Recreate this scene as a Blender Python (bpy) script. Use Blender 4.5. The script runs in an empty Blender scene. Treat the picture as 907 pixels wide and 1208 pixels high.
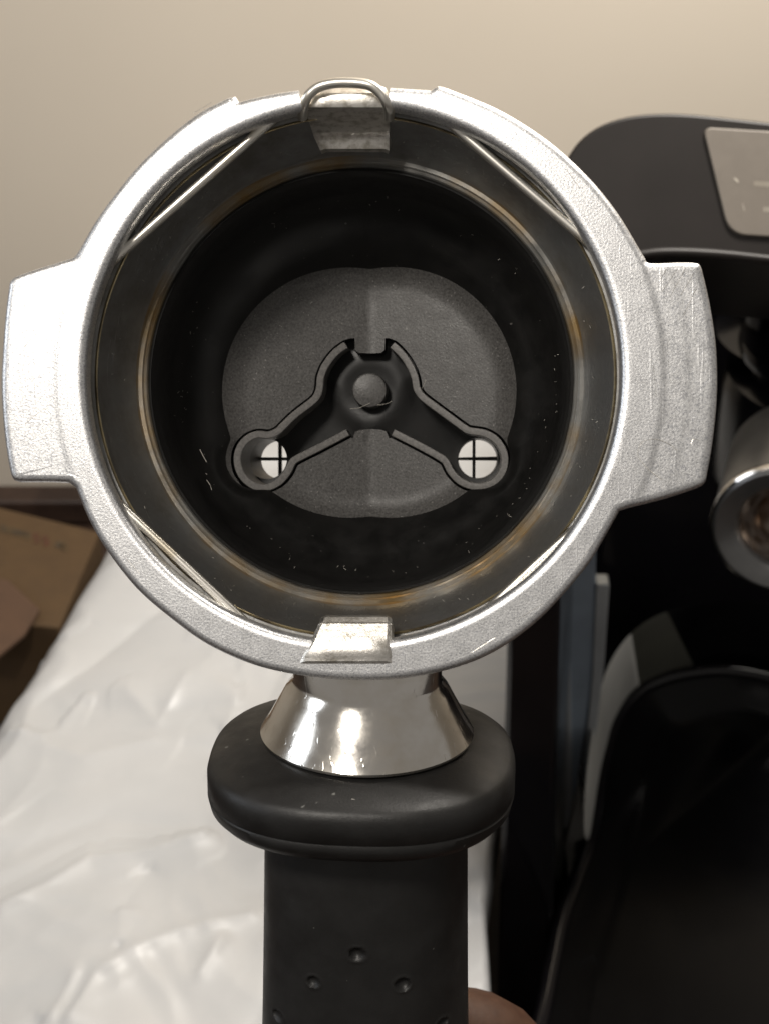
import bpy, bmesh, math, random
import numpy as np
from mathutils import Vector, Matrix, noise
from mathutils.geometry import delaunay_2d_cdt
random.seed(7)
SC = bpy.context.scene
S = 0.001                      # everything below is written in millimetres
R = math.radians

# ------------------------------------------------------------------ camera
HC, PITCH = 430.0, R(38)
KPX = 0.1 / 180.0              # one photograph pixel subtends this many mm per mm of distance
cam = bpy.data.cameras.new('camera')
cam.sensor_fit = 'HORIZONTAL'; cam.sensor_width = 36; cam.lens = 36 / (907 * KPX)
cam.clip_start = 0.01; cam.clip_end = 20
cam.dof.use_dof = True; cam.dof.focus_distance = 198 * S; cam.dof.aperture_fstop = 60
camo = bpy.data.objects.new('camera', cam); SC.collection.objects.link(camo)
camo.location = (0, 0, HC * S); camo.rotation_euler = (math.pi/2 - PITCH, 0, 0)
SC.camera = camo
CM = Matrix.Translation((0, 0, HC)) @ Matrix.Rotation(math.pi/2 - PITCH, 4, 'X')   # camera matrix in mm

# ------------------------------------------------------------------ world, lamps, exposure
w = bpy.data.worlds.new('World'); SC.world = w; w.use_nodes = True
bg = w.node_tree.nodes['Background']; bg.inputs[0].default_value = (1.0, 0.94, 0.87, 1); bg.inputs[1].default_value = 0.21
def lamp(name, camspace, target, size, power, color=(1, .94, .86)):
    d = bpy.data.lights.new(name, 'AREA'); d.shape = 'DISK'; d.size = size * S; d.energy = power; d.color = color
    o = bpy.data.objects.new(name, d); SC.collection.objects.link(o)
    p = CM @ Vector(camspace); t = CM @ Vector(target)
    o.location = p * S; o.rotation_euler = (t - p).to_track_quat('-Z', 'Y').to_euler()
    return o
lamp('key_lamp', (-112, 148, 120), (0, 10, -180), 60, .84)
def wlamp(name, pos, target, size, power, color=(1, .94, .86)):
    i = CM.inverted(); return lamp(name, i @ Vector(pos), i @ Vector(target), size, power, color)
wlamp('ceiling_lamp', (165, 370, 610), (30, 450, 110), 130, 3.3)
wlamp('cool_side_lamp', (-650, 100, 520), (0, 300, 50), 300, .8, (.86, .92, 1))  # weak bluish area lamp from the left
SC.view_settings.view_transform = 'Standard'; SC.view_settings.look = 'None'
SC.view_settings.exposure = 0; SC.view_settings.gamma = 1; SC.view_settings.use_curve_mapping = False

# ------------------------------------------------------------------ pixel -> place helpers
CR = CM.to_3x3(); CO = CM.to_translation()
def ray(px, py): return CR @ Vector(((px - 453.5) * KPX, (604 - py) * KPX, -1))
def Wd(px, py, d): return CO + ray(px, py) * d
def Wz(px, py, z): r = ray(px, py); return CO + r * ((z - CO.z) / r.z)
def Wy(px, py, y): r = ray(px, py); return CO + r * ((y - CO.y) / r.y)
def Wp(px, py, p0, n): r = ray(px, py); return CO + r * ((p0 - CO).dot(n) / r.dot(n))

# ------------------------------------------------------------------ materials
def mat(name, base=(.5, .5, .5), rough=.5, metal=0.0, noise_scale=None, col2=None, mixf=(.4, .6), bump=None,
        rough_var=None, coat=0, spec=.5, scratches=None, speck=None, detail=4):
    m = bpy.data.materials.new(name); m.use_nodes = True; nt = m.node_tree; N = nt.nodes; L = nt.links
    b = N['Principled BSDF']
    b.inputs['Base Color'].default_value = (*base, 1); b.inputs['Roughness'].default_value = rough
    b.inputs['Metallic'].default_value = metal; b.inputs['Coat Weight'].default_value = coat
    b.inputs['Specular IOR Level'].default_value = spec
    tc = N.new('ShaderNodeTexCoord'); out = None
    def nz(scale, detail=detail, rough=.6):
        n = N.new('ShaderNodeTexNoise'); n.inputs['Scale'].default_value = scale; n.inputs['Detail'].default_value = detail
        n.inputs['Roughness'].default_value = rough; L.new(tc.outputs['Object'], n.inputs['Vector']); return n
    def ramp(src, a, b_, c0=(0, 0, 0, 1), c1=(1, 1, 1, 1)):
        r = N.new('ShaderNodeValToRGB'); r.color_ramp.elements[0].position = a; r.color_ramp.elements[1].position = b_
        r.color_ramp.elements[0].color = c0; r.color_ramp.elements[1].color = c1; L.new(src, r.inputs[0]); return r
    colsock = None
    if noise_scale and col2:
        n = nz(noise_scale); r = ramp(n.outputs['Fac'], mixf[0], mixf[1], (*base, 1), (*col2, 1)); colsock = r.outputs[0]
    if speck:                       # (scale, threshold, colour)
        n = nz(speck[0], 1, .4); r = ramp(n.outputs['Fac'], speck[1], speck[1] + .05)
        mx = N.new('ShaderNodeMix'); mx.data_type = 'RGBA'; L.new(r.outputs[0], mx.inputs[0])
        if colsock: L.new(colsock, mx.inputs[6])
        else: mx.inputs[6].default_value = (*base, 1)
        mx.inputs[7].default_value = (*speck[2], 1); colsock = mx.outputs[2]
    if colsock: L.new(colsock, b.inputs['Base Color'])
    if rough_var:                   # (scale, lo, hi)
        n = nz(rough_var[0], 5); mr = N.new('ShaderNodeMapRange'); mr.inputs[1].default_value = .35; mr.inputs[2].default_value = .65
        mr.inputs[3].default_value = rough_var[1]; mr.inputs[4].default_value = rough_var[2]
        L.new(n.outputs['Fac'], mr.inputs[0]); L.new(mr.outputs[0], b.inputs['Roughness'])
    last = None
    def addbump(hsock, strength, dist):
        nonlocal last
        bp = N.new('ShaderNodeBump'); bp.inputs['Strength'].default_value = strength; bp.inputs['Distance'].default_value = dist * S
        L.new(hsock, bp.inputs['Height'])
        if last: L.new(last.outputs[0], bp.inputs['Normal'])
        last = bp
    for bsp in (bump or []):        # (scale, strength, distance mm)
        addbump(nz(bsp[0]).outputs['Fac'], bsp[1], bsp[2])
    if scratches:                   # (scale, strength, distance)
        for rz in (.5, 2.0):
            mp = N.new('ShaderNodeMapping'); mp.inputs['Rotation'].default_value = (0, 0, rz); mp.inputs['Scale'].default_value = (1, .04, 1)
            L.new(tc.outputs['Object'], mp.inputs[0])
            n = N.new('ShaderNodeTexNoise'); n.inputs['Scale'].default_value = scratches[0]; n.inputs['Detail'].default_value = 2
            L.new(mp.outputs[0], n.inputs['Vector']); r = ramp(n.outputs['Fac'], .66, .70)
            addbump(r.outputs[0], scratches[1], scratches[2])
    if last: L.new(last.outputs[0], b.inputs['Normal'])
    return m

M = {}
M['cast'] = mat('cast_metal', (.53, .54, .57), .42, 1.0, 4600, (.93, .93, .93), (.36, .54), [(3800, .8, .036), (8000, .6, .02)], (500, .38, .44), scratches=(1500, .3, .03), detail=6)
M['cast_right'] = mat('machined_metal', (.72, .73, .74), .44, 1.0, 1800, (.58, .59, .61), (.35, .65), [(4500, .8, .03)], (250, .36, .55), scratches=(1300, .5, .05))
M['chrome'] = mat('chrome', (.90, .87, .82), .15, 1.0, 250, (.76, .71, .63), (.40, .75), [(3000, .25, .015)], (250, .10, .22), scratches=(1200, .3, .03))
M['tab'] = mat('polished_tab', (.84, .81, .76), .38, 1.0, 900, (.5, .47, .41), (.45, .65), [(2600, .7, .05)])
M['wire'] = mat('spring_wire', (.86, .83, .76), .34, 1.0, 120, (.72, .62, .44), (.55, .75))
M['brass'] = mat('brass_edge', (.60, .50, .30), .4, .9, 140, (.22, .18, .12), (.4, .6))
M['innersteel'] = mat('dark_wet_steel', (.40, .405, .41), .38, .95, 160, (.22, .21, .19), (.3, .7), [(2500, .4, .03)], (160, .34, .55), scratches=(1100, .5, .05))
M['ledge'] = mat('stained_ledge', (.30, .295, .28), .42, .85, 90, (.30, .21, .10), (.42, .66), [(1500, .5, .05)], (200, .3, .6))
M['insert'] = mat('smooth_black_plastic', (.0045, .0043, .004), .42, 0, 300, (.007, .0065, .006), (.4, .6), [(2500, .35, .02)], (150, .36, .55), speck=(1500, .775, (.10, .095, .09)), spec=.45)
M['floor'] = mat('grained_black_plastic', (.040, .038, .036), .5, 0, 3200, (.135, .130, .125), (.28, .74), [(3500, .7, .05)], (400, .34, .5), speck=(2900, .72, (.24, .23, .22)), detail=6)  # same plastic as the bowl wall; the light it catches is coloured in
M['ridge'] = mat('lit_ridge_plastic', (.12, .115, .11), .42, 0, 2600, (.19, .18, .17), (.36, .66), [(3500, .7, .04)])  # paler copy of the insert plastic: light on the ridge tops as colour
M['rubber'] = mat('matte_black_rubber', (.010, .0095, .009), .46, 0, 200, (.014, .0135, .013), (.4, .6), [(3800, .5, .025)], (160, .40, .56), speck=(1300, .80, (.12, .12, .11)))
M['flangerub'] = mat('worn_black_rubber', (.008, .0075, .007), .48, 0, 200, (.013, .0125, .012), (.4, .6), [(3000, .7, .04)], (160, .40, .58), speck=(1000, .765, (.14, .14, .13)))
M['bore'] = mat('outlet_bore', (.03, .024, .02), .4, 0, 200, (.06, .035, .018), (.4, .7))
M['lint'] = mat('pale_lint', (.55, .52, .46), .6, 0, 300, (.4, .38, .34))
M['wall'] = mat('painted_wall', (.66, .59, .495), .75, 0, 6, (.635, .565, .47), (.3, .7), [(400, .15, .2)])
M['counter'] = mat('dark_wood', (.045, .026, .018), .45, 0, 40, (.025, .014, .010), (.4, .6), [(200, .2, .2)])
M['card'] = mat('brown_cardboard', (.085, .048, .018), .8, 0, 120, (.07, .039, .015), (.3, .7), [(700, .3, .1)])
M['cardin'] = mat('brown_cardboard_flap', (.09, .048, .026), .8, 0, 120, (.075, .04, .022), (.3, .7), [(700, .3, .1)])
M['ink'] = mat('faded_ink', (.05, .035, .02), .8, 0, 300, (.08, .05, .02), (.4, .6))
M['inkred'] = mat('red_ink', (.085, .028, .014), .8, 0, 300, (.07, .03, .014), (.4, .6))
M['head'] = mat('satin_black_plastic', (.012, .0100, .009), .42, 0, 30, (.015, .0125, .0115), (.4, .6), [(1500, .15, .03)], spec=.25)
M['gloss'] = mat('glossy_black_plastic', (.006, .0055, .007), .12, 0, 30, (.008, .007, .008), (.4, .6), None, (40, .08, .2))
M['tray'] = mat('tray_black_plastic', (.0015, .0015, .002), .2, 0, 30, (.003, .003, .0035), (.4, .6), None, (40, .16, .24), spec=.2)
M['panel'] = mat('satin_steel_panel', (.125, .108, .09), .5, .15, 200, (.135, .117, .098), (.4, .6))
M['trim'] = mat('blue_grey_trim', (.50, .60, .72), .3, .2, 30, (.40, .48, .58), (.4, .6))
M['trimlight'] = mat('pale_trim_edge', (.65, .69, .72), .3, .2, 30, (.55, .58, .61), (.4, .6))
M['guard'] = mat('bag_reflection_guard', (.80, .80, .76), .45, .1, 30, (.70, .70, .67), (.4, .6))  # pale colour paints the white bag mirrored in the glossy black wall
M['guarddark'] = mat('dim_reflection_guard', (.12, .12, .10), .3, .3, 30, (.10, .10, .085), (.4, .6))  # dimmer end of the mirrored bag, painted on the same wall
M['knob'] = mat('grey_steel_knob', (.24, .24, .24), .32, .8, 60, (.19, .19, .19), (.4, .6))
M['knobin'] = mat('brown_mottled_bore', (.38, .34, .31), .22, .9, 150, (.16, .11, .07), (.4, .6), [(200, .5, .4)])  # grey metal with random brown mottling
M['skin'] = mat('skin', (.075, .035, .019), .5, 0, 250, (.05, .022, .012), (.35, .65), [(500, .5, .15), (1500, .3, .05)])
M['skin'].node_tree.nodes['Principled BSDF'].inputs['Subsurface Weight'].default_value = .04
M['skin'].node_tree.nodes['Principled BSDF'].inputs['Subsurface Scale'].default_value = .002
M['nail'] = mat('nail', (.42, .25, .19), .3, 0, 250, (.38, .22, .17))
# white plastic bag: a little light passes through
M['bag'] = mat('white_plastic_bag', (.49, .49, .49), .42, 0, 25, (.45, .455, .46), (.35, .65), [(140, .15, .3)], (30, .36, .55))

# ------------------------------------------------------------------ object helpers
def link(o, parent=None):
    SC.collection.objects.link(o)
    if parent: o.parent = parent
    return o
def thing(name, label, cat, loc=(0, 0, 0), mw=None, group=None):
    o = bpy.data.objects.new(name, None); link(o); o.empty_display_size = .01
    if mw is not None: o.matrix_world = mw
    else: o.location = Vector(loc) * S
    o['label'] = label; o['category'] = cat
    if group: o['group'] = group
    return o
def mesh(name, verts, faces, m, parent=None, smooth=40, bevel=None, off=None, mats=None):
    me = bpy.data.meshes.new(name)
    off = Vector(off) if off is not None else Vector((0, 0, 0))
    me.from_pydata([tuple((Vector(v) - off) * S) for v in verts], [], faces)
    me.validate(); bm = bmesh.new(); bm.from_mesh(me); bmesh.ops.remove_doubles(bm, verts=bm.verts, dist=1e-7)
    bmesh.ops.recalc_face_normals(bm, faces=bm.faces); bm.to_mesh(me); bm.free()
    for x in (mats or [m]): me.materials.append(x)
    if smooth:
        me.polygons.foreach_set('use_smooth', [True] * len(me.polygons)); me.set_sharp_from_angle(angle=R(smooth))
    o = link(bpy.data.objects.new(name, me), parent)
    if bevel:
        b = o.modifiers.new('bevel', 'BEVEL'); b.width = bevel * S; b.segments = 3; b.limit_method = 'ANGLE'; b.angle_limit = R(35)
    return o
def loft(rings, closed=True, cap0=False, cap1=False):
    n = len(rings[0]); V = [p for r_ in rings for p in r_]; F = []
    for i in range(len(rings) - 1):
        for j in range(n if closed else n - 1):
            k = (j + 1) % n; F.append((i*n + j, i*n + k, (i+1)*n + k, (i+1)*n + j))
    if cap0: F.append(tuple(range(n))[::-1])
    if cap1: F.append(tuple((len(rings)-1)*n + j for j in range(n)))
    return V, F
def lathe(profile, n=128, cx=0, cy=0, frame=None, cap0=False, cap1=False):
    rings = []
    for r_, z in profile:
        ring = []
        for j in range(n):
            a = 2*math.pi*j/n; p = Vector((cx + r_*math.cos(a), cy + r_*math.sin(a), z))
            ring.append(frame @ p if frame else p)
        rings.append(ring)
    return loft(rings, True, cap0, cap1)
def tube(path, rad, n=12, closed=False, frame_up=Vector((0, 0, 1))):
    P = [Vector(p) for p in path]; rings = []; m = len(P)
    for i, p in enumerate(P):
        t = (P[(i+1) % m] - P[i-1]) if closed else (P[min(i+1, m-1)] - P[max(i-1, 0)])
        t.normalize(); s = t.cross(frame_up)
        if s.length < 1e-4: s = t.cross(Vector((1, 0, 0)))
        s.normalize(); u = s.cross(t); rr = rad(i/(m-1)) if callable(rad) else rad
        rings.append([p + s*(rr*math.cos(2*math.pi*j/n)) + u*(rr*math.sin(2*math.pi*j/n)) for j in range(n)])
    if closed: rings.append(rings[0])
    return loft(rings, True, not closed, not closed)
def catmull(pts, sub=8, closed=False):
    P = [Vector(p) for p in pts]; n = len(P); out = []
    for i in range(n if closed else n - 1):
        g = (lambda k: P[k % n]) if closed else (lambda k: P[max(0, min(n-1, k))])
        p0, p1, p2, p3 = g(i-1), g(i), g(i+1), g(i+2)
        for s in range(sub):
            t = s/sub
            out.append(.5*((2*p1) + (p2-p0)*t + (2*p0-5*p1+4*p2-p3)*t*t + (3*p1-p0-3*p2+p3)*t**3))
    if not closed: out.append(P[-1])
    return out
def offset2(pts, d, closed=False):
    """offset a 2-D polyline to its left by d"""
    n = len(pts); out = []
    for i in range(n):
        a = pts[i-1] if (closed or i > 0) else pts[i]; b = pts[(i+1) % n] if (closed or i < n-1) else pts[i]
        e0 = (pts[i]-a).normalized() if (pts[i]-a).length > 1e-9 else (b-pts[i]).normalized()
        e1 = (b-pts[i]).normalized() if (b-pts[i]).length > 1e-9 else e0
        n0 = Vector((-e0.y, e0.x)); n1 = Vector((-e1.y, e1.x)); h = n0 + n1
        if h.length < 1e-6: h = n0
        h.normalize(); c = max(.5, h.dot(n0)); out.append(pts[i] + h*(d/c))
    return out
def inside(poly, pts):
    poly = np.array([(p[0], p[1]) for p in poly]); x, y = pts[:, 0], pts[:, 1]; c = np.zeros(len(pts), bool)
    j = len(poly) - 1
    for i in range(len(poly)):
        xi, yi = poly[i]; xj, yj = poly[j]
        if yi != yj: c ^= ((yi > y) != (yj > y)) & (x < (xj-xi)*(y-yi)/(yj-yi) + xi)
        j = i
    return c
def plate(outer, holes, zf, grid=None):
    """flat sheet triangulated between an outline and its holes; grid adds inner points every so many mm"""
    V = []; E = []
    for loop in [outer] + holes:
        b = len(V); V += [Vector((p[0], p[1])) for p in loop]; E += [(b+i, b+(i+1) % len(loop)) for i in range(len(loop))]
    if grid:
        xs = [p[0] for p in outer]; ys = [p[1] for p in outer]
        G = np.array([(x, y) for x in np.arange(min(xs), max(xs), grid) for y in np.arange(min(ys), max(ys), grid)])
        ok = inside(outer, G)
        for h in holes: ok &= ~inside(h, G)
        V += [Vector(g) for g in G[ok]]
    vs, es, fs, *_ = delaunay_2d_cdt(V, E, [], 0, 1e-5)
    C = np.array([(sum(vs[k].x for k in f)/len(f), sum(vs[k].y for k in f)/len(f)) for f in fs])
    ok = inside(outer, C)
    for h in holes: ok &= ~inside(h, C)
    return [Vector((v.x, v.y, zf(v.x, v.y))) for v in vs], [tuple(f) for f, k in zip(fs, ok) if k]
def join(*parts):
    V = []; F = []
    for v, f in parts:
        b = len(V); V += list(v); F += [tuple(b + k for k in q) for q in f]
    return V, F
def circle(cx, cy, r_, n=48): return [Vector((cx + r_*math.cos(2*math.pi*i/n), cy + r_*math.sin(2*math.pi*i/n))) for i in range(n)]
def prism(pts, vec, taper=None):
    """outline of 3-D points extruded along vec"""
    vec = Vector(vec); n = len(pts)
    return loft([[Vector(p) for p in pts], [Vector(p) + vec for p in pts]], True, True, True)
def roundpoly(pts, rad, seg=6):
    """round the corners of a 2-D (pixel) polygon"""
    out = []; n = len(pts)
    for i in range(n):
        p = Vector(pts[i]); a = Vector(pts[i-1]); b = Vector(pts[(i+1) % n]); r_ = rad[i] if isinstance(rad, (list, tuple)) else rad
        da = (a-p); db = (b-p); ra = min(r_, da.length*.49); rb = min(r_, db.length*.49)
        p0 = p + da.normalized()*ra; p1 = p + db.normalized()*rb
        for s in range(seg+1):
            t = s/seg; out.append(p0*(1-t)**2 + p*2*t*(1-t) + p1*t*t)
    return out
def structure(o, **k):
    o['kind'] = 'structure'; return o

# ================================================================== the setting: wall and countertop
WALLY = 554.0
V, F = loft([[(-1500, WALLY, 0), (1500, WALLY, 0)], [(-1500, WALLY, 1500), (1500, WALLY, 1500)],
             [(-1500, WALLY+60, 1500), (1500, WALLY+60, 1500)], [(-1500, WALLY+60, 0), (1500, WALLY+60, 0)]], False)
structure(mesh('wall', V, F, M['wall'], smooth=0))
V, F = prism([(-1500, -700, 0), (1500, -700, 0), (1500, WALLY, 0), (-1500, WALLY, 0)], (0, 0, -40))
structure(mesh('countertop', V, F, M['counter'], smooth=0, bevel=3))
# dark strip that runs along the foot of the wall
V, F = prism([(-1500, WALLY-14, 0.5), (-1500, WALLY-1, 0.5), (-1500, WALLY-1, 14), (-1500, WALLY-14, 14)], (1540, 0, 0))
structure(mesh('wall_foot_strip', V, F, M['counter'], smooth=0, bevel=2))

# ================================================================== portafilter
CXP, CYP = 413.0, 442.0                        # rim centre in the photograph
awy = Vector(((557-453.5)*.1, (604-557)*.1, -180.0))
zl = (-awy).normalized(); xl = Vector((0, 1, 0)).cross(zl).normalized(); yl = zl.cross(xl)
PL = Matrix((xl, yl, zl)).transposed().to_4x4()
PL.translation = Vector(((CXP-453.5)*.1, (604-CYP)*.1, -180.0))
PW = CM @ PL; PLI = PL.inverted()
PWm = PW.copy(); PWm.translation = PW.translation * S
def Lz(px, py, z):
    """point of the portafilter's own frame (mm) seen at a pixel at local height z"""
    o = PLI.to_translation(); d = PLI.to_3x3() @ Vector(((px-453.5)*KPX, (604-py)*KPX, -1)); return o + d*((z-o.z)/d.z)
pf = thing('portafilter', 'silver metal portafilter with black handle, its empty basket facing the viewer', 'portafilter', mw=PWm)

# ---- cast collar ring with lugs: outline traced anticlockwise from the right end of the top gap
RI = 31.7
def px2(pts, z=0): return [Lz(x, y, z).to_2d() for x, y in pts]
def arcpts(c, r_, a0, a1, n): return [Vector((c[0]+r_*math.cos(R(a0+(a1-a0)*i/n)), c[1]+r_*math.sin(R(a0+(a1-a0)*i/n)))) for i in range(n+1)]
oc = Lz(420, 446, 0).to_2d(); RO = 35.5
left_end = px2([(352, 104)]); right_end = px2([(460, 101)])
def polar(p): return (p - oc).length, math.degrees(math.atan2((p-oc).y, (p-oc).x)) % 360
outer = []
P = lambda x, y: Lz(x, y, 0).to_2d()
lf = [P(352,104), P(330,107), P(300,113), P(281,118), P(277,111), P(268,113), P(235,130), P(200,157), P(165,190), P(135,226), P(110,261), P(90,296), P(82,303)]
ll = [P(40,316), P(16,325), P(9,332), P(4,372), P(0.5,420), P(-.5,460), P(3,512), P(10,556), P(15,567), P(22,569), P(60,569), P(80,570)]
lb = [P(88,576), P(104,615), P(126,652), P(160,695), P(200,730), P(245,762), P(300,786), P(360,799), P(420,804), P(480,801), P(540,788), P(590,766), P(640,728), P(690,672), P(712,637), P(731,603)]
rl = [P(740,600), P(780,590), P(812,580), P(829,573), P(834,567), P(842,520), P(847,465), P(846,410), P(839,360), P(829,316), P(823,309), P(800,308), P(768,309), P(762,304)]
rt = [P(748,280), P(728,248), P(700,213), P(664,178), P(630,152), P(590,128), P(556,113), P(522,100), P(516,99), P(508,104), P(490,103), P(460,101)]
def dens(pts, sub):
    out = []
    for i in range(len(pts)-1):
        for s in range(sub): out.append(pts[i].lerp(pts[i+1], s/sub))
    return out + [pts[-1]]
# smooth runs follow a spline; corners stay crisp
seg = []
def run(pts, smooth=True):
    q = [Vector((p.x, p.y, 0)) for p in pts]
    q = [v.to_2d() for v in catmull(q, 8)] if smooth else dens(pts, 4)
    if seg and (seg[-1]-q[0]).length < 1e-6: q = q[1:]
    seg.extend(q)
run([lf[0], lf[1], lf[2], lf[3]]); run([lf[3], lf[4], lf[5]], False); run(lf[5:13])
run([lf[-1], ll[0]], False); run(ll[0:3]); run(ll[2:9]); run(ll[8:12], False)
run([ll[-1], lb[0]], False); run(lb); run([lb[-1], rl[0]], False); run(rl[0:5]); run(rl[4:10]); run(rl[9:12]); run(rl[11:14])
run([rl[-1], rt[0]], False); run(rt[0:8]); run([rt[7], rt[8], rt[9]], False); run(rt[9:])
# this runs from the left end of the gap, round the left, bottom, right and back to the right end
O2 = seg
def rimline(off, z):
    q = offset2(O2, off); return [Vector((p.x, p.y, z(p) if callable(z) else z)) for p in q]
# the polyline runs anticlockwise (left, bottom, right), so its left side is the inside
ang = [math.atan2(p.y, p.x) for p in O2]
def inner(r_, z): return [Vector((r_*math.cos(a), r_*math.sin(a), z)) for a in ang]
def topz(p):                                     # shallow turned steps on the lugs, lower than the ring
    d = (p - oc).length
    return -.08*max(0, min(1, (d-35.7)/.5)) - (.03*max(0, min(1, (d-38.6)/.5)) if p.x > 0 else 0)
rings = [inner(31.75, -3.0), inner(31.7, -1.1), inner(31.78, -.6), inner(32.0, -.22), inner(32.35, -.04), inner(32.7, 0)]
base_in = inner(32.7, 0); base_out = rimline(.9, 0)
for t in [i/28 for i in range(1, 28)]:
    row = []
    for a, b in zip(base_in, base_out):
        p = a.lerp(b, t); p.z = topz(p.to_2d()); row.append(p)
    rings.append(row)
for off, z in ((.9, 0), (.55, -.06), (.25, -.25), (.06, -.55), (0, -.95), (0, -4.2), (.4, -4.8), (2.0, -5.0)):
    row = rimline(off, 0)
    for p in row: p.z = z + topz(p.to_2d())
    rings.append(row)
rings.append(inner(32.9, -5.0))
V, F = loft(rings, False)
n = len(rings[0])
F.append(tuple(i*n for i in range(len(rings)))); F.append(tuple(i*n + n-1 for i in range(len(rings)))[::-1])
ring = mesh('collar_ring', V, F, M['cast'], pf, smooth=50)
# turned facing skin on the right lug (duller, streaked)
# ---- cup under the ring
V, F = lathe([(31.9, -2.0), (33.2, -2.1), (33.2, -4.4), (31.55, -4.6), (31.45, -5.2), (30.9, -7.5), (29.6, -11.5), (28.9, -13.4), (28.6, -13.9)], 256)
mesh('cup_wall', V, F, M['innersteel'], pf, smooth=50)
V, F = lathe([(31.62, -4.45), (31.40, -4.35), (31.28, -4.5), (31.40, -4.75)], 256)
mesh('groove_lip', V, F, M['brass'], pf)
V, F = lathe([(28.62, -13.85), (28.4, -14.25), (27.9, -14.2), (27.7, -14.45), (27.35, -14.3), (27.15, -14.5)], 256)
mesh('basket_ledge', V, F, M['ledge'], pf, smooth=50)
V, F = lathe([(34.0, -4.9), (33.9, -30), (33.0, -36), (29.5, -42), (24, -45)], 128)
mesh('outer_shell', V, F, M['chrome'], pf)

# ---- black insert: bowl wall meets a floor of two gently sloping halves
BW = [(27.1, -14.35), (27.0, -14.2), (26.75, -14.15), (26.6, -14.5), (26.5, -18), (26.2, -24), (25.6, -27.0), (24.2, -29.6), (22.6, -31.4), (21.3, -32.6), (20.4, -33.9), (19.0, -36.0), (17.5, -38.1), (15, -41.0)]
br = np.array([b[0] for b in BW[3:]])[::-1]; bz = np.array([b[1] for b in BW[3:]])[::-1]
fc = Lz(437, 461, -37).to_2d()                  # floor centre (mm, portafilter frame)
def floorz(x, y): return -38.1 + .21*abs(x - fc.x)
NB = 360; edge = []
for j in range(NB):
    a = 2*math.pi*j/NB; rr = np.linspace(15, 26.4, 600); zz = np.interp(rr, br, bz)
    fz = np.array([floorz(fc.x*.6 + q*math.cos(a), q*math.sin(a)) for q in rr]); k = np.argmax(zz > fz); edge.append((rr[k], a))
ec = Vector((fc.x*.6, -.25))
for hx, hy in ((310, 541), (563.5, 540)):        # the floor bulges out round each outlet collar
    h = Lz(hx, hy, -38).to_2d() - ec; RB = 4.45
    for j, (re, a) in enumerate(edge):
        b_ = h.x*math.cos(a) + h.y*math.sin(a); disc = b_*b_ - (h.length_squared - RB*RB)
        if disc > 0 and b_ > 0: edge[j] = (max(re, b_ + math.sqrt(disc)), a)
for _ in range(3): edge = [((edge[j-1][0] + 2*edge[j][0] + edge[(j+1) % NB][0])/4, edge[j][1]) for j in range(NB)]
edgep = [Vector((ec.x + r_*math.cos(a), ec.y + r_*math.sin(a))) for r_, a in edge]
rings = []
for r_, z in BW[:7]:
    t = max(0, (-14.35 - z)/(-14.35+38)); rings.append([Vector((ec.x*t + r_*math.cos(a), ec.y*t + r_*math.sin(a), z)) for _, a in edge])
for t in (.2, .4, .6, .8, 1.0):
    row = []
    for (re, a) in edge:
        r_ = 25.6 + (re - 25.6)*t; z = float(np.interp(r_, br, bz)); cx = ec.x*(.6+.4*t)
        row.append(Vector((cx + r_*math.cos(a), ec.y*(.6+.4*t) + r_*math.sin(a), z + 1.5 - 1.5*(1-t) if t < 1 else floorz(ec.x + r_*math.cos(a), 0) + 1.5)))
    rings.append(row)
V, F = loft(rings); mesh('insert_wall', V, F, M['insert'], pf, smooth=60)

def c8(x, y): return (250 + x/2.4514, 380 + y/2.4514)
def onfloor(px, py, dz=0):
    z = -37.0
    for _ in range(4): p = Lz(px, py, z + dz); z = floorz(p.x, p.y)
    return p.to_2d()
leftp = [(388,66),(362,84),(342,106),(325,132),(315,160),(312,190),(306,210),(292,228),(240,268),(205,302),(190,316),(165,326),(130,325),(100,340),(80,368),(75,405),(88,443),(118,471),(155,479),(192,464),(218,436),(234,405),(250,393),(300,368),(350,342),(393,319)]
rightp = [(522,66),(542,84),(560,106),(577,135),(588,165),(592,190),(605,212),(630,233),(690,277),(728,305),(745,314),(790,322),(825,345),(845,385),(840,430),(812,464),(770,476),(724,464),(692,434),(676,404),(660,391),(620,368),(570,342),(524,319)]
def cpath(pp): return [v.to_2d() for v in catmull([onfloor(*c8(x, y), .4).to_3d() for x, y in pp], 5)]
LPc = cpath(leftp); RPc = cpath(rightp)[::-1]   # left: top -> left -> bottom; right reversed: bottom -> right -> top
WR = .50                                        # half width of the ridge
hl = offset2(LPc, -(WR + .33)); hr = offset2(RPc, -(WR + .33))
tongue_b = [onfloor(*c8(*q)) for q in ((408, 336), (414, 316), (430, 311), (460, 309), (490, 311), (504, 316), (512, 336))]
tongue_t = [onfloor(*c8(*q)) for q in ((514, 46), (501, 46), (499, 80), (490, 88), (457, 90), (424, 88), (414, 80), (413, 46), (400, 46))]
pit = hl + tongue_b + hr + tongue_t
edr = np.array([e[0] for e in edge]); eda = np.array([e[1] for e in edge])
def floorr(x, y):                                # the floor turns up softly where it meets the bowl
    dx, dy = x-ec.x, y-ec.y; rr = math.hypot(dx, dy); a = math.atan2(dy, dx) % (2*math.pi)
    t = rr/float(np.interp(a, eda, edr, period=2*math.pi)); return floorz(x, y) + 1.5*max(0, min(1, (t-.84)/.16))**2
V1 = plate(edgep, [pit], floorr, .7)
ZP = -42.5
V2 = loft([[Vector((p.x, p.y, floorz(p.x, p.y))) for p in pit], [Vector((p.x, p.y, floorz(p.x, p.y)-.35)) for p in offset2(pit, .10, True)],
           [Vector((p.x, p.y, ZP)) for p in offset2(pit, .12, True)]])
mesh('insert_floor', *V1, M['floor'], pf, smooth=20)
mesh('channel_side', *V2, M['insert'], pf, smooth=50)
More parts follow.
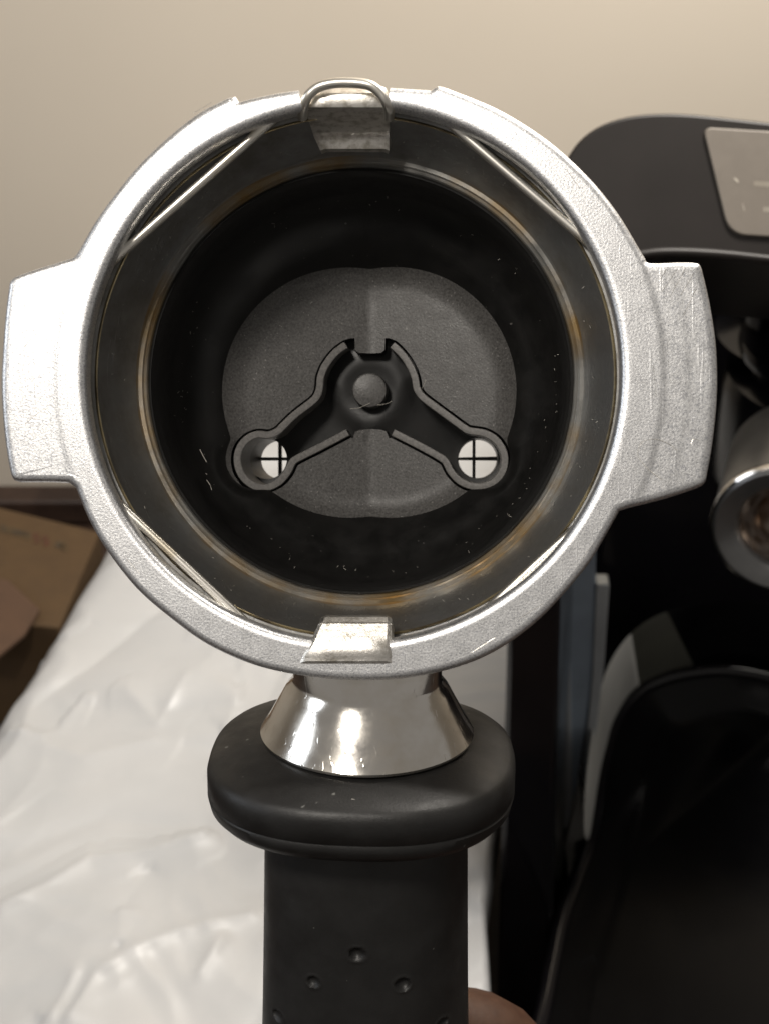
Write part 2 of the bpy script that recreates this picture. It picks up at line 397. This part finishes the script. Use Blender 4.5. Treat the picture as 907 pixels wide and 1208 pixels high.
HL = Lz(310, 541, -38).to_2d(); HR = Lz(563.5, 540, -38).to_2d()
def pitz(x, y):
    d = min((Vector((x, y))-HL).length, (Vector((x, y))-HR).length); c = (Vector((x, y))-onfloor(436, 460)).length
    return ZP + 1.6*min(1, max(0, (d-3.2)/12)) + .35*math.exp(-((c-4.4)/1.6)**2)
pz = [p.lerp(p, 0) for p in offset2(pit, .12, True)]
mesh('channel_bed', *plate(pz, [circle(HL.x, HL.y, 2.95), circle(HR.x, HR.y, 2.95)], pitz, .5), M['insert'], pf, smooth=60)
def ridge(path, name):
    rows = []
    for off, dz in ((-WR, None), (-WR, .62), (-WR+.09, .72), (0, .74), (WR-.09, .72), (WR, .62), (WR, None)):
        q = offset2(path, off); rows.append([Vector((p.x, p.y, (floorz(p.x, p.y) + dz) if dz is not None else ZP-.2)) for p in q])
    V, F = loft(rows, False); n = len(rows[0])
    F.append(tuple(i*n for i in range(len(rows)))); F.append(tuple(i*n+n-1 for i in range(len(rows)))[::-1])
    mesh(name, V, F, M['ridge'], pf, smooth=22)
ridge(LPc, 'channel_ridge'); ridge(RPc, 'channel_ridge')
bc = onfloor(435.8, 460.3)
mesh('centre_boss', *lathe([(2.62, ZP), (2.50, -38.5), (2.36, -38.05), (2.1, -37.95), (.05, -37.92)], 64, bc.x, bc.y, cap1=True), M['floor'], pf)
for i, (h, crossc) in enumerate(((HL, (331, 541)), (HR, (557, 541)))):
    o = mesh('outlet_tube', *join(lathe([(2.95, ZP), (2.95, -58)], 64, h.x, h.y), lathe([(3.0, -58), (4.4, -58), (4.6, -44)], 64, h.x, h.y)), M['bore'], pf)
    cc = Lz(*crossc, -57); a = .34
    bars = []
    for (dx, dy) in ((1, 0), (0, 1)):
        l = 4.0; pts = []
        e = Vector((dx, dy)); nn = Vector((-dy, dx))
        q = [cc.to_2d()+e*l+nn*a, cc.to_2d()-e*l+nn*a, cc.to_2d()-e*l-nn*a, cc.to_2d()+e*l-nn*a]
        q = [h + (v-h)*min(1, 2.98/max(.01, (v-h).length)) for v in q]
        z0 = -56.6 - .004*dx
        bars.append(prism([(v.x, v.y, z0) for v in q], (0, 0, -1.0)))
    mesh('outlet_cross', *join(*bars), M['bore'], o, smooth=0)
mesh('shell_base', *plate(circle(0, 0, 24, 96), [circle(HL.x, HL.y, 4.45), circle(HR.x, HR.y, 4.45)], lambda x, y: -45.0), M['chrome'], pf, smooth=0)
# moulded lip beside the right and left outlet
for pts in (((858, 400), (852, 440), (830, 475), (795, 500)), ((48, 405), (60, 450), (85, 485), (120, 508))):
    q = catmull([Vector((*onfloor(*c8(*p)), 0)) for p in pts], 6); q = [Vector((p.x, p.y, floorz(p.x, p.y)+.05)) for p in q]
    mesh('moulded_lip', *tube(q, lambda t: .12+.30*math.sin(math.pi*min(1, max(0, t))), 8), M['insert'], pf)

# ---- wire spring: hidden in the groove, cutting the corner on four chords
def wirept(a, r_=32.55, z=-3.3): return Vector((r_*math.cos(R(a)), r_*math.sin(R(a)), z))
def chord(a0, a1, n=30, sag=1.0):
    p, q = wirept(a0), wirept(a1); out = []
    for i in range(n+1):
        t = i/n; c = p.lerp(q, t); arc = wirept(a0+(a1-a0)*t); v = c.lerp(arc, 1-sag); out.append(v)
    return out
path = []
loopL = [Lz(357, 138, -2.6), Lz(358, 127, -1.2), Lz(362, 115, -.3), Lz(370, 106, 0), Lz(380, 100.5, .2), Lz(395, 97.5, .2), Lz(410, 97, .2), Lz(426, 98, .2), Lz(438, 101, .2), Lz(448, 109, 0), Lz(455, 119, -.3), Lz(459, 129, -1.2), Lz(459, 138, -2.6)]
path += [wirept(104)] + chord(106, 155, sag=1.0) + [wirept(a) for a in range(157, 206, 4)] + chord(207, 247, sag=1.0) + [wirept(a) for a in range(250, 299, 4)] + chord(299, 327, sag=1.1)
path += [wirept(a) for a in range(330, 388, 4)] + chord(28, 70, sag=1.0) + [wirept(74)]
path = [wirept(100)] + path
V1 = tube(path, .60, 12)
V2 = tube(catmull(loopL, 5), .62, 12)
mesh('wire_spring', *join(V1, V2), M['wire'], pf)

# ---- the two guide tabs
def tab(rows, name, m):
    back = 3.0; top = []; low = []
    for (y, z, x0, x1) in rows:
        q = [Lz(x0 + (x1-x0)*t, y + (2.2 if t in (0, 1) else 0), z - (.35 if t in (0, 1) else 0)) for t in (0, .06, .3, .5, .7, .94, 1)]
        top.append(q)
    V, F = loft(top, False); n = 7
    base = len(V)
    for r_ in top:                              # thickness: pushed outwards, towards the wall, and down
        for p in r_:
            o = Vector((p.x, p.y, 0)).normalized(); V.append(p + o*1.2 + Vector((0, 0, -1.6)))
    F += [tuple(base + k for k in f)[::-1] for f in F]
    m_ = len(rows)
    for i in range(m_-1):
        for a in (0, n-1): F.append((i*n+a, (i+1)*n+a, base+(i+1)*n+a, base+i*n+a))
    for j in range(n-1):
        for a in (0, m_-1): F.append((a*n+j, a*n+j+1, base+a*n+j+1, base+a*n+j))
    return mesh(name, V, F, m, pf, smooth=35)
tab([(109, -1.0, 368, 453), (118, -.9, 364, 457), (126, -1.2, 361, 459), (131, -2.4, 362, 459), (145, -5.4, 366, 459), (154, -7.0, 369, 459), (160, -7.6, 371, 459), (166, -7.9, 374, 459), (175, -8.3, 378, 459), (179, -9.6, 380, 458)], 'guide_tab', M['tab'])
tab([(726, -3.4, 380, 461), (728, -1.5, 378, 462), (734, -.9, 376, 462), (736, -1.0, 375, 462), (751, -.3, 368, 462), (762, .25, 363, 462), (771, .42, 358, 462), (775, .34, 356, 462), (780, .35, 354, 462), (783, .05, 353, 462)], 'guide_tab', M['tab'])

# ---- neck, flange and handle along their own slightly drooping axis
A = Lz(433.5, 795, -11.5); B = Lz(431.5, 1208, -24.0); ax = (B - A).normalized()
fz_ = (Vector((0, 0, 1)) - ax*ax.z).normalized(); fx_ = fz_.cross(ax)
fx_ = fx_ if fx_.x > 0 else -fx_
HF = Matrix((fx_, fz_, ax)).transposed().to_4x4(); HF.translation = A     # x right, y towards the viewer, z down the handle
prof = [(8.6, -4), (9.3, -2.5), (9.35, 1.6), (9.5, 2.2), (10.3, 3.2), (12.3, 7.0), (13.35, 8.7), (13.55, 9.0), (13.45, 9.35), (12.6, 9.4)]
neck = mesh('neck', *lathe([(a, b if b < -1 else b-1.5) for a, b in prof], 160, frame=HF, cap0=True), M['chrome'], pf, smooth=35)
def sect(a, b, s, n, e=2.6, dx=0):
    out = []
    for j in range(n):
        t = 2*math.pi*j/n; c, s_ = math.cos(t), math.sin(t)
        out.append(HF @ Vector((dx + a*math.copysign(abs(c)**(2/e), c), b*math.copysign(abs(s_)**(2/e), s_), s)))
    return out
fl = [(.55, 7.7, 0), (.68, 8.2, 0), (.80, 8.9, 0), (.90, 9.5, 0), (.955, 10.0, 0), (.985, 10.5, 0), (1.0, 11.6, 0), (1.0, 14.0, 0), (.992, 14.12, 0), (.992, 14.25, 0), (1.0, 14.4, 0), (.985, 15.7, 0), (.94, 16.7, 0), (.86, 17.4, 0), (.6, 17.6, 0)]
V, F = loft([sect(19.5*k, 18.8*k, s, 160, 2.45, -.6) for k, s, _ in fl], True, True, True)
mesh('handle_flange', V, F, M['flangerub'], pf, smooth=60)
# handle with moulded dimples
dim = [(421, 1126, .95), (370, 1158, .8), (475, 1161, .95), (329, 1197, .8), (421, 1195, .0), (522, 1205, .7)]
HFI = HF.inverted()
def hpoint(px, py):
    z = -8.0
    for _ in range(12):
        p = HFI @ Lz(px, py, z); e = 2.5; a, b = 13.2, 12.2
        xx = min(.98, abs(p.x)/a); yt = b*(1-xx**e)**(1/e); z += (yt - p.y)*.9
    return HFI @ Lz(px, py, z)
D = [(hpoint(x, y), r_) for x, y, r_ in dim if r_ > 0]
ss = list(np.arange(14.5, 29, .8)) + list(np.arange(29, 58, .22)) + list(np.arange(58, 118, 1.5)) + [118.5, 119.5, 120.2, 120.4]
rings = []
for s in ss:
    k = 1.0 if s < 117 else [1.0, .97, .88, .6][min(3, [118.5, 119.5, 120.2, 120.4].index(s))] if s >= 118.4 else 1.0
    a = 12.9 + .9*min(1, (s-14)/40) + 1.2*math.exp(-((s-85)/22)**2); b = 12.2 + .5*(s-14)/60
    row = []
    for j in range(360):
        t = 2*math.pi*j/360; c, s_ = math.cos(t), math.sin(t); e = 2.5
        q = Vector((k*a*math.copysign(abs(c)**(2/e), c), k*b*math.copysign(abs(s_)**(2/e), s_), s))
        if 29 <= s <= 58 and s_ > 0:
            for (dp, dr) in D:
                d = math.hypot(q.x-dp.x, q.z-dp.z)
                if d < dr*2.4:
                    q.y -= .75*dr*max(0, 1-(d/dr)**2)**.7 if d < dr else 0
                    q.y += .10*math.exp(-((d-dr*1.15)/.16)**2)
        row.append(HF @ q)
    rings.append(row)
V, F = loft(rings, True, True, True)
mesh('handle', V, F, M['rubber'], pf, smooth=60)

# ---- lint and dust
fib = []
def fibre(pts, rr=.035):
    fib.append(tube(catmull([Lz(*p) for p in pts], 5), rr, 5))
fibre([(551, 362, -35), (560, 372, -35), (573, 379, -35)]); fibre([(490, 450, -37), (497, 458, -36.6), (502, 448, -36.4)])
fibre([(413, 482, -39), (424, 481, -38), (437, 475, -37.7)]); fibre([(445, 478, -37.7), (456, 476, -37.6), (462, 473, -37.8)])
fibre([(236, 530, -24), (240, 538, -24), (244, 545, -24)], .05); fibre([(244, 566, -22), (248, 572, -22), (250, 578, -22)])
fibre([(184, 632, -11), (192, 645, -11.5), (212, 661, -12), (236, 682, -12)], .04); fibre([(217, 628, -13), (224, 638, -13), (233, 646, -13)], .04)
fibre([(415, 943, 2.0), (422, 945, 2.0), (430, 951, 1.8)], .06); fibre([(285, 932, -4), (292, 934, -4), (300, 933, -4)], .04)
fibre([(781, 566, .02), (764, 553, .02), (752, 537, .02), (757, 522, .02), (772, 518, .02), (788, 523, .02), (798, 531, -.03)], .028)
sc_ = []
for pts in (((799, 317), (781, 343)), ((809, 315), (790, 350)), ((818, 322), (803, 348)), ((788, 314), (779, 329)), ((821, 340), (806, 372)), ((815, 524), (818, 518), (826, 520)), ((30, 500), (44, 488), (58, 480)), ((26, 412), (38, 398)),
            ((700, 640), (684, 662)), ((640, 712), (612, 730)), ((556, 770), (584, 752)), ((250, 120), (228, 133)), ((668, 200), (684, 222)), ((770, 430), (774, 468)), ((786, 400), (790, 452)), ((150, 660), (166, 678))):
    q = []
    for x, y in pts:
        p = Lz(x, y, -.03); q.append(Vector((p.x, p.y, topz(p.to_2d())+.005)))
    sc_.append(tube(catmull(q, 4), .030, 5))
o = mesh('surface_scratches', *join(*sc_), M['tab'], pf); o['kind'] = 'stuff'
for _ in range(90):
    a = random.uniform(0, 2*math.pi); r_ = random.uniform(24.5, 26.0); z = float(np.interp(r_, br, bz))+.1 if r_ < 25.9 else random.uniform(-24, -16)
    p = Vector(((r_-.12)*math.cos(a), (r_-.12)*math.sin(a), z)); d = Vector((random.uniform(-1, 1), random.uniform(-1, 1), random.uniform(-.3, .3)))*random.uniform(.08, .45)
    fib.append(tube([p, p+d*.5+Vector((.03, .02, 0)), p+d], .028, 4))
for _ in range(70):
    a = random.uniform(0, 2*math.pi); t = random.random(); r_ = 30.7 - 1.9*t; z = -7.5 - 5*t
    p = Vector(((r_-.06)*math.cos(a), (r_-.06)*math.sin(a), z)); d = Vector((random.uniform(-1, 1), random.uniform(-1, 1), random.uniform(-.3, .3)))*random.uniform(.08, .4)
    fib.append(tube([p, p+d*.5+Vector((.02, .02, 0)), p+d], .026, 4))
for _ in range(60):
    x, y = random.uniform(-19, 19), random.uniform(-16, 16)
    if x*x+y*y > 300: continue
    p = Vector((x+fc.x, y+fc.y)); 
    if inside(pit, np.array([(p.x, p.y)]))[0]: continue
    p = Vector((p.x, p.y, floorz(p.x, p.y)+.04)); d = Vector((random.uniform(-1, 1), random.uniform(-1, 1), 0))*random.uniform(.05, .3)
    fib.append(tube([p, p+d*.5+Vector((.02, .02, 0)), p+d], .02, 4))
o = mesh('lint', *join(*fib), M['lint'], pf); o['kind'] = 'stuff'

# ================================================================== espresso machine
mb = Vector((130, 400, 0))
mc = thing('espresso_machine', 'black espresso machine with a steel control panel standing behind the portafilter on the right', 'coffee machine', mb)
def mp(name, vf, m, parent=mc, **k): return mesh(name, vf[0], vf[1], m, parent, off=mb, **k)
nH = Vector((0, -math.cos(R(40)), math.sin(R(40)))); pH = Wd(800, 210, 335)
hp = roundpoly([(655, 305), (655, 210), (690, 150), (770, 128), (907, 143), (1120, 168), (1150, 330), (907, 308), (800, 299)], [6, 10, 60, 70, 30, 20, 20, 20, 20], 8)
mp('head', prism([Wp(x, y, pH, nH) for x, y in hp], -nH*70), M['head'], bevel=4.0)
cp = roundpoly([(829, 149), (1090, 165), (1110, 292), (860, 276)], [12, 12, 16, 22], 7)
mp('control_panel', prism([Wp(x, y, pH + nH*.8, nH) for x, y in cp], -nH*1.6), M['panel'], bevel=.35)
for (x0, y0, x1, y1, h) in ((889, 216, 930, 219, 3), (900, 246.5, 925, 248.5, 3), (866, 210, 871, 214, 1.5), (876, 240, 878, 248, 1.5)):
    q = [Wp(x, y, pH + nH*.83, nH) for x, y in ((x0, y0-h), (x1, y1-h), (x1, y1+h), (x0, y0+h))]
    m_ = mat('panel_print_%d' % x0, (.17, .15, .12) if h > 2 else (.33, .30, .25), .6, 0, 200, (.2, .18, .15) if h > 2 else (.35, .32, .27))
    mp('panel_mark', prism(q, -nH*.2), m_, smooth=0)
# lip below the head
lp = [Wp(x, y, pH + nH*1.0, nH) for x, y in ((700, 330), (740, 306), (765, 299), (800, 297.5), (850, 300), (907, 306), (1000, 316), (1100, 328))]
mp('head_seam', tube(catmull(lp, 6), 1.1, 10), M['head'])
# rear column under the head
X0 = Wy(700, 620, 400).x
mp('column', prism([(X0, 410, 0), (X0 + 300, 410, 0), (X0 + 300, 450, 0), (X0, 450, 0)], (0, 0, 225)), M['gloss'], bevel=6)
# left side panel
sp = [Wy(x, y, 275) for x, y in ((600, 640), (662, 640), (648, 1208), (645, 1330), (580, 1330), (585, 1208))]
mp('side_panel', prism(sp, (17, 100, 0)), M['gloss'], bevel=1.5)
# blue-grey trim between the side panel and the tray recess
for nm, q, m_, yy in (('side_trim', [(668, 600), (704, 600), (700, 790), (680, 930), (668, 990)], M['trim'], 330),
                      ('trim_or_reflection', [(654, 600), (669, 600), (676, 960), (668, 990), (664, 960)], M['trimlight'], 329),
                      ('trim_or_reflection', [(703, 690), (719, 690), (713, 780), (704, 860), (690, 925), (687, 915), (698, 800)], M['trimlight'], 329),
                      ('trim_or_reflection', [(683, 930), (697, 990), (674, 1068), (666, 1000)], M['guard'], 326)):  # this last sliver is a white reflection built as a pale solid
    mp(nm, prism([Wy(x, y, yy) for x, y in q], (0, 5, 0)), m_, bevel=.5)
# base and drip tray
mp('base', prism([(62, 236, 0), (300, 236, 0), (300, 409, 0), (62, 409, 0)], (0, 0, 40)), M['gloss'], bevel=3)
TZ = 62
rimp = [(590, 1400), (637, 1208), (650, 1145), (664, 1082), (679, 1040), (697, 985), (708, 918), (725, 855), (750, 820), (779, 803), (815, 794), (860, 791), (907, 799), (960, 812), (1005, 840), (1040, 905), (1075, 1020), (1130, 1208), (1180, 1400)]
rim3 = catmull([Wz(x, y, TZ) for x, y in rimp], 8)
mp('tray_rim', tube(rim3, 2.4, 12), M['gloss'])
inp = [(650, 1400), (690, 1160), (702, 1120), (722, 1060), (738, 1000), (752, 950), (763, 915), (774, 880), (786, 853), (800, 841), (830, 832), (865, 829), (907, 836), (945, 846), (975, 870), (995, 930), (1030, 1040), (1070, 1208), (1120, 1400)]
in3 = catmull([Wz(x, y, TZ-7) for x, y in inp], 8)
V, F = loft([rim3, [a.lerp(b, .5) + Vector((0, 0, 1.0)) for a, b in zip(rim3, in3)], in3, [p + Vector((3, -4, -3)) for p in in3]], False)
n = len(in3); F.append(tuple(range(3*n, 4*n)))
mp('drip_tray', (V, F), M['tray'], smooth=50)
# curved guard round the back of the tray; bag's reflection coloured in
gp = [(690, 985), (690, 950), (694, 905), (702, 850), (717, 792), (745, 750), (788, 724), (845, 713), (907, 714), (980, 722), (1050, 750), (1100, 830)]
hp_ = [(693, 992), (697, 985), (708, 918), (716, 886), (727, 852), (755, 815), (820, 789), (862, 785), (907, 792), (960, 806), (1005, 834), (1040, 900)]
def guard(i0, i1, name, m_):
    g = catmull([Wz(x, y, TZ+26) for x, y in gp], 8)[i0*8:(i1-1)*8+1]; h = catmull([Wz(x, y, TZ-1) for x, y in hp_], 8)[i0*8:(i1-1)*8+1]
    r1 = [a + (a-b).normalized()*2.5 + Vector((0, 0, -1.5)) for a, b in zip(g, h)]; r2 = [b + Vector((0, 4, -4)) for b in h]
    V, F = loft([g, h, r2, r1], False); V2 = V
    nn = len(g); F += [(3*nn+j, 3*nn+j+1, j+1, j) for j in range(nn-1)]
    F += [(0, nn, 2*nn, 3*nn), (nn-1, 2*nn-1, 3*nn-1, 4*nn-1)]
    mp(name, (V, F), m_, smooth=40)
guard(0, 6, 'guard_reflection', M['guard']); guard(5, 7, 'guard_reflection_corner', M['guarddark']); guard(6, 12, 'tray_backwall', M['tray'])
# brewing head and the steel knob in front of it
c = Wd(965, 450, 440); up = Vector((0, 0, 1))
fr = Matrix.Translation(c)
sc = KPX*440
mp('brew_head', lathe([(98*sc, 14), (100*sc, 11.5), (99*sc, 10), (84*sc, 9.4), (84*sc, 5), (108*sc, 3), (112*sc, 0), (112*sc, -30), (104*sc, -36), (60*sc, -38)], 96, frame=fr, cap0=True, cap1=True), M['tray'])
mp('boiler_cap', lathe([(60*sc, 44), (62*sc, 30), (62*sc, 16), (90*sc, 14)], 64, frame=Matrix.Translation(Wd(925, 440, 450)), cap0=True), M['tray'])
kd = (CR @ Vector((-.30, -.50, .80))).normalized(); kc = Wd(925, 628, 395); ks = KPX*395
kq = kd.to_track_quat('Z', 'Y').to_matrix().to_4x4(); kf = Matrix.Translation(kc) @ kq
kn = mp('steam_knob', lathe([(78*ks, -42), (84*ks, -38), (86*ks, -3), (85*ks, -1), (82*ks, 0), (80*ks, .2), (60*ks, -1.5), (56*ks, -2.2), (54*ks, -4)], 96, frame=kf, cap0=True), M['knob'])
mp('knob_ring', lathe([(86.5*ks, -3.2), (88*ks, -2.2), (87*ks, -.8), (84.5*ks, -.4)], 96, frame=kf), M['chrome'], kn)
mp('knob_bore', lathe([(54*ks, -4), (46*ks, -7), (40*ks, -6), (34*ks, -9), (10*ks, -10), (8*ks, -6), (1*ks, -6)], 64, frame=kf, cap1=True), M['knobin'], kn)

# ================================================================== white plastic bag
NX, NY = 240, 300
creases = [([(0, 1074), (60, 1038), (104, 1009), (177, 1001), (239, 983)], 1.0, 4.5), ([(83, 1208), (114, 1152), (160, 1122), (208, 1100), (296, 1077)], .9, 4.5), ([(560, 1060), (590, 1085)], .5, 2.5),
           ([(40, 828), (110, 780), (170, 730), (215, 700)], -.9, 9), ([(30, 870), (100, 890), (180, 870)], .55, 6), ([(10, 860), (50, 868)], .8, 3), ([(150, 815), (185, 850), (220, 800)], .5, 5),
           ([(100, 660), (60, 740), (20, 810)], -.5, 5), ([(60, 1208), (90, 1150)], .7, 4), ([(235, 1150), (262, 1110)], .9, 4), ([(250, 880), (300, 850), (330, 800)], -.5, 8), ([(0, 1000), (120, 960), (240, 965)], -.6, 9)]
segs = []
for pts, h, wd in creases:
    P3 = [Wz(x, y, 90) for x, y in pts]
    for a, b in zip(P3[:-1], P3[1:]): segs.append((a.x, a.y, b.x, b.y, h, wd))
X = np.zeros((NY, NX)); Y = np.zeros((NY, NX)); Z = np.zeros((NY, NX))
cr0 = Wz(0, 820, 90); cr1 = Wz(114, 632, 90)
for i in range(NY):
    y = 130 + (540-130)*i/(NY-1)
    xl_ = cr0.x + (cr1.x-cr0.x)*(y-cr0.y)/(cr1.y-cr0.y)
    xl_ = max(-190, min(-70, xl_)) + 3*noise.noise(Vector((y*.02, 3, 0))); xr_ = 30.5 + min(28, max(-2, .165*(y-275)))
    for j in range(NX):
        t = j/(NX-1); u = t**1.3
        x = (xl_ - 26) + (xr_ - xl_ + 26)*u
        X[i, j] = x; Y[i, j] = y
        d = x - (xl_ - 8)
        edgef = 1/(1+math.exp(-(d)/4.5)); rg = min(1, max(0, (xr_ - x)/2.5)); edge2 = math.sqrt(max(0, 1-(1-rg)**2))
        z = 88*edgef*(.85+.15*edge2) * min(1, max(.02, (543-y)/8))
        v = Vector((x*.012, y*.012, 0)); vw = Vector((noise.noise(v*1.3), noise.noise(v*1.3+Vector((9, 4, 0))), 0))*.9
        q = v + vw
        z += 7.0*noise.noise(q*.8) + 1.4*(1-2*abs(noise.noise(q*1.7+Vector((5, 1, 0))))) + .45*(1-2*abs(noise.noise(q*4.6)))
        Z[i, j] = z
H = np.zeros_like(Z)
rb = random.Random(11)
for _ in range(34):                               # sharp random pleats
    x0, y0 = rb.uniform(-130, 20), rb.uniform(180, 520); a0 = rb.gauss(.75, .5)
    for k in range(rb.randint(2, 4)):
        l = rb.uniform(10, 28); x1, y1 = x0 + l*math.cos(a0), y0 + l*math.sin(a0)
        segs.append((x0, y0, x1, y1, rb.choice((.35, .28, -.3, .2)), rb.uniform(2.5, 6))); x0, y0 = x1, y1; a0 += rb.gauss(0, .25)
for (ax_, ay, bx, by, h, wd) in segs:
    dx, dy = bx-ax_, by-ay; L2 = dx*dx+dy*dy
    t = np.clip(((X-ax_)*dx + (Y-ay)*dy)/L2, 0, 1); d = np.hypot(X-ax_-t*dx, Y-ay-t*dy)
    g = h*2.6*np.exp(-(d/(wd*.7))); H = np.where(np.abs(g) > np.abs(H), g, H)
Z = np.maximum(Z + H, .6)
V = [Vector((X[i, j], Y[i, j], Z[i, j])) for i in range(NY) for j in range(NX)]
F = [(i*NX+j, i*NX+j+1, (i+1)*NX+j+1, (i+1)*NX+j) for i in range(NY-1) for j in range(NX-1)]
bo = Vector((-40, 330, 0))
b = mesh('plastic_bag', V, F, M['bag'], None, smooth=180, off=bo); b.location = bo*S
b['label'] = 'crumpled white plastic bag spread under the portafilter, left of the black machine'; b['category'] = 'bag'
sm = b.modifiers.new('thickness', 'SOLIDIFY'); sm.thickness = .25*S; sm.offset = -1

# ================================================================== cardboard box behind the bag on the left
bxb = Vector((-190, 420, 0))
bx = thing('cardboard_box', 'brown cardboard box with smudged printing, half hidden behind the white bag', 'box', bxb)
BZ = 55
def bp(name, vf, m, parent=bx, **k): return mesh(name, vf[0], vf[1], m, parent, off=bxb, **k)
tl = Wz(-130, 566, BZ); tr = Wz(118, 627, BZ); br_ = Wz(70, 740, BZ); bl_ = Wz(-160, 720, BZ)
bp('box_body', prism([tl, tr, br_, bl_], (0, 0, -BZ+.5)), M['card'], bevel=1.0, smooth=30)
fl3 = [Wz(x, y, BZ+3.0) for x, y in ((-60, 668), (10, 684), (47, 718), (28, 748), (-5, 775), (-80, 770))]
bp('box_flap', prism(fl3, (0, 0, -2.2)), M['cardin'], bevel=.6, smooth=30)
# smudged printing: short strokes of dark and red ink, lying on the cardboard
def stroke(pts, wdt, m_):
    P3 = [Wz(x, y, BZ+.25) for x, y in pts]; L_ = []; R_ = []
    for i, p in enumerate(P3):
        t = (P3[min(i+1, len(P3)-1)] - P3[max(0, i-1)]).normalized(); nn = Vector((-t.y, t.x, 0)); L_.append(p+nn*wdt); R_.append(p-nn*wdt)
    return loft([L_, R_], False)
dark = [stroke([(x-2, y-3), (x+2, y-3.5), (x+3, y+2), (x-2, y+3)], .9, None) for x, y in ((2, 624), (8, 625), (14, 627), (20, 629), (26, 631), (31, 633))]
dark += [stroke([(68, 646), (69, 638), (74, 639), (73, 643), (77, 648)], .9, None), stroke([(79, 643), (75, 642), (74, 647), (80, 649)], .9, None)]
red = [stroke([(46, 631), (41, 630), (41, 634), (45, 635), (44, 640), (40, 639)], .8, None), stroke([(57, 634), (52, 633), (52, 637), (56, 638), (55, 643), (51, 642)], .8, None)]
bp('printed_text', join(*dark), M['ink'], smooth=0); bp('printed_text', join(*red), M['inkred'], smooth=0)

# ================================================================== hand that grips the handle
hb = HF @ Vector((20, -20, 75))
hand = thing('person', 'person whose bare brown hand grips the black handle from behind at the bottom edge', 'person', mw=Matrix.Translation((PW @ hb)*S))
hwm = PW @ HF; hbw = PW @ hb
def chains(name, nodes, edges, m, parent, root=0, sub=2):
    me = bpy.data.meshes.new(name); bm = bmesh.new(); sl = bm.verts.layers.skin.verify(); vs = []
    for i, (p, r_) in enumerate(nodes):
        v = bm.verts.new((hwm @ Vector(p) - hbw)*S); v[sl].radius = (r_*S, r_*S); v[sl].use_root = (i == root); vs.append(v)
    for a, b_ in edges: bm.edges.new((vs[a], vs[b_]))
    bm.to_mesh(me); bm.free(); me.materials.append(m)
    o = link(bpy.data.objects.new(name, me), parent)
    sk = o.modifiers.new('skin', 'SKIN'); sk.use_smooth_shade = True; sk.branch_smoothing = .6
    ssf = o.modifiers.new('sub', 'SUBSURF'); ssf.levels = sub; ssf.render_levels = sub
    return o
# handle frame: x right, y towards the viewer, z down the handle; handle half width about 14
nodes = [((38, -40, 150), 22), ((60, -48, 200), 26), ((34, -33, 118), 19)]
edges = [(1, 0), (0, 2)]
def finger(z, r_, knx, tipx):
    b_ = len(nodes)
    pts = [((19, -27, z+6), r_+3), ((knx-11, -17, z-3), r_+.5), ((knx-2, -4, z-1), r_+.2), ((25, 10, z+1), r_+.2), ((14, 22, z+2), r_), ((tipx+6, 23.5, z+3), r_-.6), ((tipx, 21.5, z+4), r_-1.5)]
    for p, q in pts: nodes.append((p, q))
    edges.append((2, b_)); edges.extend((b_+i, b_+i+1) for i in range(6))
finger(67.2, 7.8, 14.5, -6); finger(83, 8.8, 24, -8); finger(102, 8.4, 25, -7); finger(120, 7.4, 26, -3)
b_ = len(nodes)
for p, q in [((16, -28, 92), 13), ((-4, -27, 86), 10.5), ((-19, -14, 82), 9.2), ((-23, 2, 80), 8.4), ((-21, 12, 78), 7.0)]: nodes.append((p, q))
edges.append((2, b_)); edges.extend((b_+i, b_+i+1) for i in range(4))
chains('hand', nodes, edges, M['skin'], hand, root=2)
